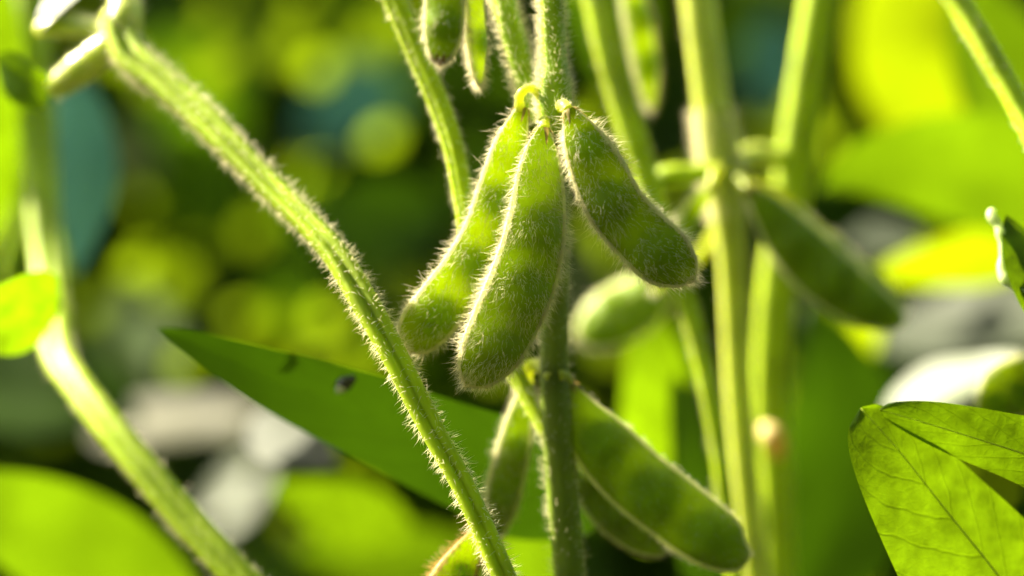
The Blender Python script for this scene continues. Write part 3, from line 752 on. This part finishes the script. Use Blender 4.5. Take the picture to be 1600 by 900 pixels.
BG = 'blurred leaves behind the plants'
BL = V(0.50, -0.42, 0.76)     # facing away from the sun: glows by transmission
SH = V(-0.45, 0.62, 0.64)
bg_leaves = [
  # label, pts, normal, wl, wr, mat, profile
  ('big glowing yellow lime leaf at the upper right, out of focus', [(1515, 225, 262), (1475, 155, 258), (1440, 85, 255), (1410, 15, 255), (1380, -50, 255)], V(0.5, -0.5, 0.7), 125, 125, 'leaf_yellow', w_round),
  ('wide arching green leaf below the big glowing one at right', [(1680, 330, 150), (1560, 290, 140), (1440, 268, 132), (1340, 270, 128), (1278, 300, 126)], V(0.35, -0.2, 0.9), 110, 75, 'leaf_green', w_ovate),
  ('yellow green leaf low behind the tendril', [(1620, 390, 150), (1520, 400, 150), (1430, 415, 150), (1360, 430, 150)], BL, 55, 55, 'leaf_yellow', w_ovate),
  ('green leaf filling the upper right corner behind the pale stem', [(1760, 420, 170), (1680, 300, 165), (1600, 170, 160), (1540, 60, 160), (1500, -60, 160)], V(0.3, 0.1, 0.9), 130, 120, 'leaf_green', w_ovate),
  ('grey green leaf with painted sheen lying flat beneath the tendril', [(1370, 520, 222), (1500, 508, 206), (1640, 505, 190), (1760, 510, 175)], V(-0.36, 0.78, 0.50), 90, 90, 'leaf_grey_sheen', w_ovate),
  ('leaf painted with a white glint just above the lime leaf at right', [(1380, 642, 131), (1460, 612, 124), (1540, 585, 117), (1610, 560, 111)], V(-0.38, 0.73, 0.56), 54, 58, 'leaf_white_glint', w_ovate),
  ('small grey leaf above the slanting blurred pods', [(1440, 370, 210), (1390, 372, 210), (1310, 385, 210)], V(-0.15, 0.85, 0.5), 55, 60, 'leaf_grey_sheen', w_ovate),
  ('round yellow leaf below the dark slanting pod', [(1375, 510, 170), (1330, 535, 170), (1280, 565, 170)], BL, 45, 42, 'leaf_yellow', w_round),
  ('tall lime leaf behind the lower right pods', [(1010, 860, 130), (1020, 740, 128), (1022, 600, 126), (1010, 520, 126), (985, 450, 128)], V(0.45, -0.35, 0.82), 78, 74, 'leaf_lime', w_ovate),
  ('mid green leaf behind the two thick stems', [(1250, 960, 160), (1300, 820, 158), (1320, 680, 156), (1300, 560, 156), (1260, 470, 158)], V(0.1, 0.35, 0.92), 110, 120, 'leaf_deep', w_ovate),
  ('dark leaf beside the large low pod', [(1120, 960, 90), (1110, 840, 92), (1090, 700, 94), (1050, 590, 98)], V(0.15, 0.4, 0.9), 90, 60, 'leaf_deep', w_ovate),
  ('glowing lime leaf in the lower left corner', [(300, 1020, 120), (190, 920, 112), (80, 845, 106), (-20, 800, 100), (-160, 760, 100)], V(0.25, -0.25, 0.92), 110, 85, 'leaf_green', w_ovate),
  ('blue grey leaf hanging beside the left stem', [(120, 120, 130), (125, 200, 128), (130, 300, 126), (118, 430, 126)], V(0.55, 0.55, 0.62), 62, 58, 'leaf_sky_sheen', w_ovate),
  ('pale grey green disc of a leaf behind the blue grey one', [(180, 190, 330), (205, 235, 330), (225, 290, 330)], V(-0.3, 0.72, 0.6), 50, 48, 'leaf_grey_sheen', w_round),
  ('bright green leaf in the upper left corner', [(-60, 420, 110), (-30, 280, 106), (-10, 120, 104), (0, -80, 104)], V(0.45, -0.25, 0.85), 60, 55, 'leaf_lime', w_ovate),
  ('straw coloured leaf edge lying behind the left branch', [(150, 672, 330), (260, 660, 310), (340, 654, 300), (420, 650, 285)], V(-0.40, 0.70, 0.58), 44, 46, 'leaf_straw', w_ovate),
  ('white blurred leaf below the straw coloured one', [(325, 825, 400), (350, 795, 400), (385, 755, 400), (410, 725, 400)], V(-0.40, 0.62, 0.66), 40, 40, 'leaf_white_glint', w_round),
  ('small white leaf tucked under the broad shaded leaf', [(390, 655, 124), (440, 684, 114), (490, 708, 105), (530, 728, 98)], V(-0.58, 0.62, 0.50), 45, 50, 'leaf_grey_sheen', w_ovate),
  ('lime leaf under the broad shaded leaf, left of the bottom pod', [(640, 830, 150), (570, 810, 150), (500, 790, 150), (420, 760, 150)], BL, 60, 55, 'leaf_lime', w_ovate),
  ('green leaf at the bottom left of the tawny pod', [(760, 900, 200), (660, 880, 200), (560, 870, 200), (450, 860, 200)], V(0.3, -0.1, 0.9), 60, 55, 'leaf_green', w_ovate),
  ('green leaf glowing between the lower stem and narrow pod', [(850, 980, 110), (840, 880, 108), (830, 780, 106), (820, 690, 106)], V(0.35, -0.2, 0.9), 55, 60, 'leaf_green', w_ovate),
  ('teal leaf in shade behind the slender stem', [(610, 110, 420), (570, 150, 420), (520, 185, 420), (470, 210, 420)], V(0.5, 0.3, 0.8), 70, 60, 'leaf_sky_sheen', w_ovate),
  ('lime round leaf in the blurred middle left', [(244, 465, 440), (270, 440, 440), (295, 414, 440)], BL, 36, 34, 'leaf_glow', w_round),
  ('lime round leaf above the tip of the broad shaded leaf', [(404, 545, 440), (430, 520, 440), (455, 494, 440)], BL, 36, 34, 'leaf_glow', w_round),
  ('dim small round leaf left of the branch fork', [(123, 496, 440), (140, 480, 440), (156, 463, 440)], BL, 22, 22, 'leaf_glow', w_round),
  ('yellow green leaf near the top, left of the slender stem', [(549, 85, 440), (575, 60, 440), (600, 34, 440)], BL, 36, 34, 'leaf_glow', w_round),
  ('pale lime leaf at the top between the arching and slender stems', [(418, 96, 440), (445, 70, 440), (471, 43, 440)], BL, 38, 34, 'leaf_glow', w_round),
  ('dim disc of a leaf touching the arching stem', [(297, 151, 440), (318, 130, 440), (339, 109, 440)], BL, 26, 26, 'leaf_glow', w_round),
  ('small round leaf beside the arching stem, middle left', [(375, 379, 440), (395, 360, 440), (414, 340, 440)], BL, 26, 24, 'leaf_glow', w_round),
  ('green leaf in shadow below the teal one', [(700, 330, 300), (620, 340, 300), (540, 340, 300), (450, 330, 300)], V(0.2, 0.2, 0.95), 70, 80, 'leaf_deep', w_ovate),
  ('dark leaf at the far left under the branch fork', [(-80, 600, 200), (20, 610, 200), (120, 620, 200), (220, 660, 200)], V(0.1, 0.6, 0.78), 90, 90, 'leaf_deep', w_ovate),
  ('grey leaf glimpsed between the pods and right hand stems', [(900, 520, 250), (905, 440, 250), (905, 360, 250)], V(-0.1, 0.6, 0.78), 45, 42, 'leaf_grey_sheen', w_ovate),
  ('grey leaf behind the far right pair of stems at the top', [(1215, 170, 330), (1210, 100, 330), (1205, 30, 330)], V(-0.1, 0.6, 0.78), 50, 46, 'leaf_sky_sheen', w_round),
]
for lab, pts, n, wl, wr, mt, prof in bg_leaves:
    lf(lab, pts, n, wl, wr, mt, group=BG, prof=prof, fold=0.12, wave=0.06)

# ================================================================== ground and the crop behind
gs = 60.0
nx = 60
xs = np.linspace(-gs, gs, nx)
gx, gy = np.meshgrid(xs, xs + 40)
gz = np.zeros_like(gx)
gv = np.stack([gx, gy, gz], -1).reshape(-1, 3)
go = link_mesh('ground', gv, grid_faces(nx, nx, wrap=False), 'soil')
go['kind'] = 'structure'

def mass():
    Vs, Fs, base = [], [], 0
    n, n2 = 6200, 5000
    for i in range(n + n2):
        if i < n:
            y = 1.28 + 2.6 * rng.random() ** 1.5
            x = rng.uniform(-1, 0.7) * (0.30 + 0.36 * y)
            z = 0.05 + 0.88 * rng.random() ** 0.75
        else:
            # unseen rows beside and behind the photographer, added to cut the sky fill
            q = rng.random()
            if q < 0.35:
                # unseen overhead canopy, added to block more of the sky light
                y, x, z = rng.uniform(-1.1, 0.22), rng.uniform(-0.5, 1.2), rng.uniform(0.82, 1.12)
            elif q < 0.72:
                y, x, z = -rng.uniform(0.35, 1.6), rng.uniform(-1.5, 1.5), 0.05 + 1.0 * rng.random() ** 0.8
            elif q < 0.88:
                y, x, z = rng.uniform(-0.4, 1.0), rng.uniform(0.45, 1.3), 0.05 + 0.95 * rng.random() ** 0.8
            else:
                y, x, z = rng.uniform(-0.4, 1.0), -rng.uniform(0.5, 1.3), 0.05 + 0.6 * rng.random() ** 0.8
        ln = rng.uniform(0.07, 0.12)
        az = rng.uniform(0, 2 * math.pi)
        dr = np.array([math.cos(az), math.sin(az), rng.uniform(-0.8, 0.2)])
        dr /= np.linalg.norm(dr)
        n0 = norm(np.array([rng.normal(0, 0.45), rng.normal(0, 0.45) - 0.15, 1.0]))
        b0 = np.array([x, y, z])
        mid = [b0, b0 + dr * ln * 0.5, b0 + dr * ln + np.array([0, 0, -0.2 * ln])]
        v, f, _ = leaf_geo(mid, n0, ln * 0.32, ln * 0.32, fold=0.2, wave=0.08, nu=8, nv=5)
        Vs.append(v); Fs.append(f + base); base += len(v)
    # upright stalks of the rows behind
    for i in range(260):
        y = 1.25 + 2.8 * rng.random() ** 1.3
        x = rng.uniform(-1, 1) * (0.3 + 0.4 * y)
        th = np.linspace(0, 2 * math.pi, 6, endpoint=False)
        lean = rng.normal(0, 0.05, 2)
        zz = np.linspace(0, rng.uniform(0.5, 0.85), 6)
        g = np.stack([x + lean[0] * zz[:, None] + 0.0035 * np.cos(th)[None], y + lean[1] * zz[:, None] + 0.0035 * np.sin(th)[None], np.broadcast_to(zz[:, None], (6, 6))], -1)
        Vs.append(g.reshape(-1, 3)); Fs.append(grid_faces(6, 6) + base); base += 36
    nmass = sum(len(f) for f in Fs)
    for i in range(300):
        y = 1.02 + 0.24 * rng.random()
        x = rng.uniform(-1, 1) * (0.06 + 0.22 * y)
        z = 0.56 - 0.087 * y + rng.uniform(-0.13, 0.13) * y
        ln = rng.uniform(0.035, 0.075)
        n0 = norm(np.array([0.1, -0.7, 0.3]) + rng.normal(0, 0.4, 3))
        d = norm(np.cross(n0, rng.normal(0, 1, 3)))
        b0 = np.array([x, y, z])
        v, f, _ = leaf_geo([b0, b0 + d * ln * 0.5, b0 + d * ln], n0, ln * 0.34, ln * 0.34, fold=0.2, wave=0.08, nu=8, nv=5)
        Vs.append(v); Fs.append(f + base); base += len(v)
    nmid = sum(len(f) for f in Fs)
    # tiny round leaves added among them to blur into bright discs
    for i in range(330):
        y = 0.80 + 0.35 * rng.random()
        x = rng.uniform(-1, 1) * (0.10 + 0.24 * y)
        z = 0.56 - 0.085 * y + rng.normal(0, 0.10) * y
        ln = rng.uniform(0.006, 0.013)
        n0 = norm(np.array([0.5, -0.76, -0.42]) + rng.normal(0, 0.3, 3))
        d = norm(np.cross(n0, rng.normal(0, 1, 3)))
        b0 = np.array([x, y, z])
        v, f, _ = leaf_geo([b0, b0 + d * ln * 0.5, b0 + d * ln], n0, ln * 0.42, ln * 0.42, fold=0.15, wave=0.05, nu=8, nv=5, prof=w_round)
        Vs.append(v); Fs.append(f + base); base += len(v)
    ff = np.vstack(Fs)
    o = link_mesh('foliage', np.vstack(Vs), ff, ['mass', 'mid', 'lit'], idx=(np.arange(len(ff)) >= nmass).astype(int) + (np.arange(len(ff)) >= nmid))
    tag(o, 'dense dark mass of blurred soybean foliage filling the background', 'foliage', kind='stuff')
mass()
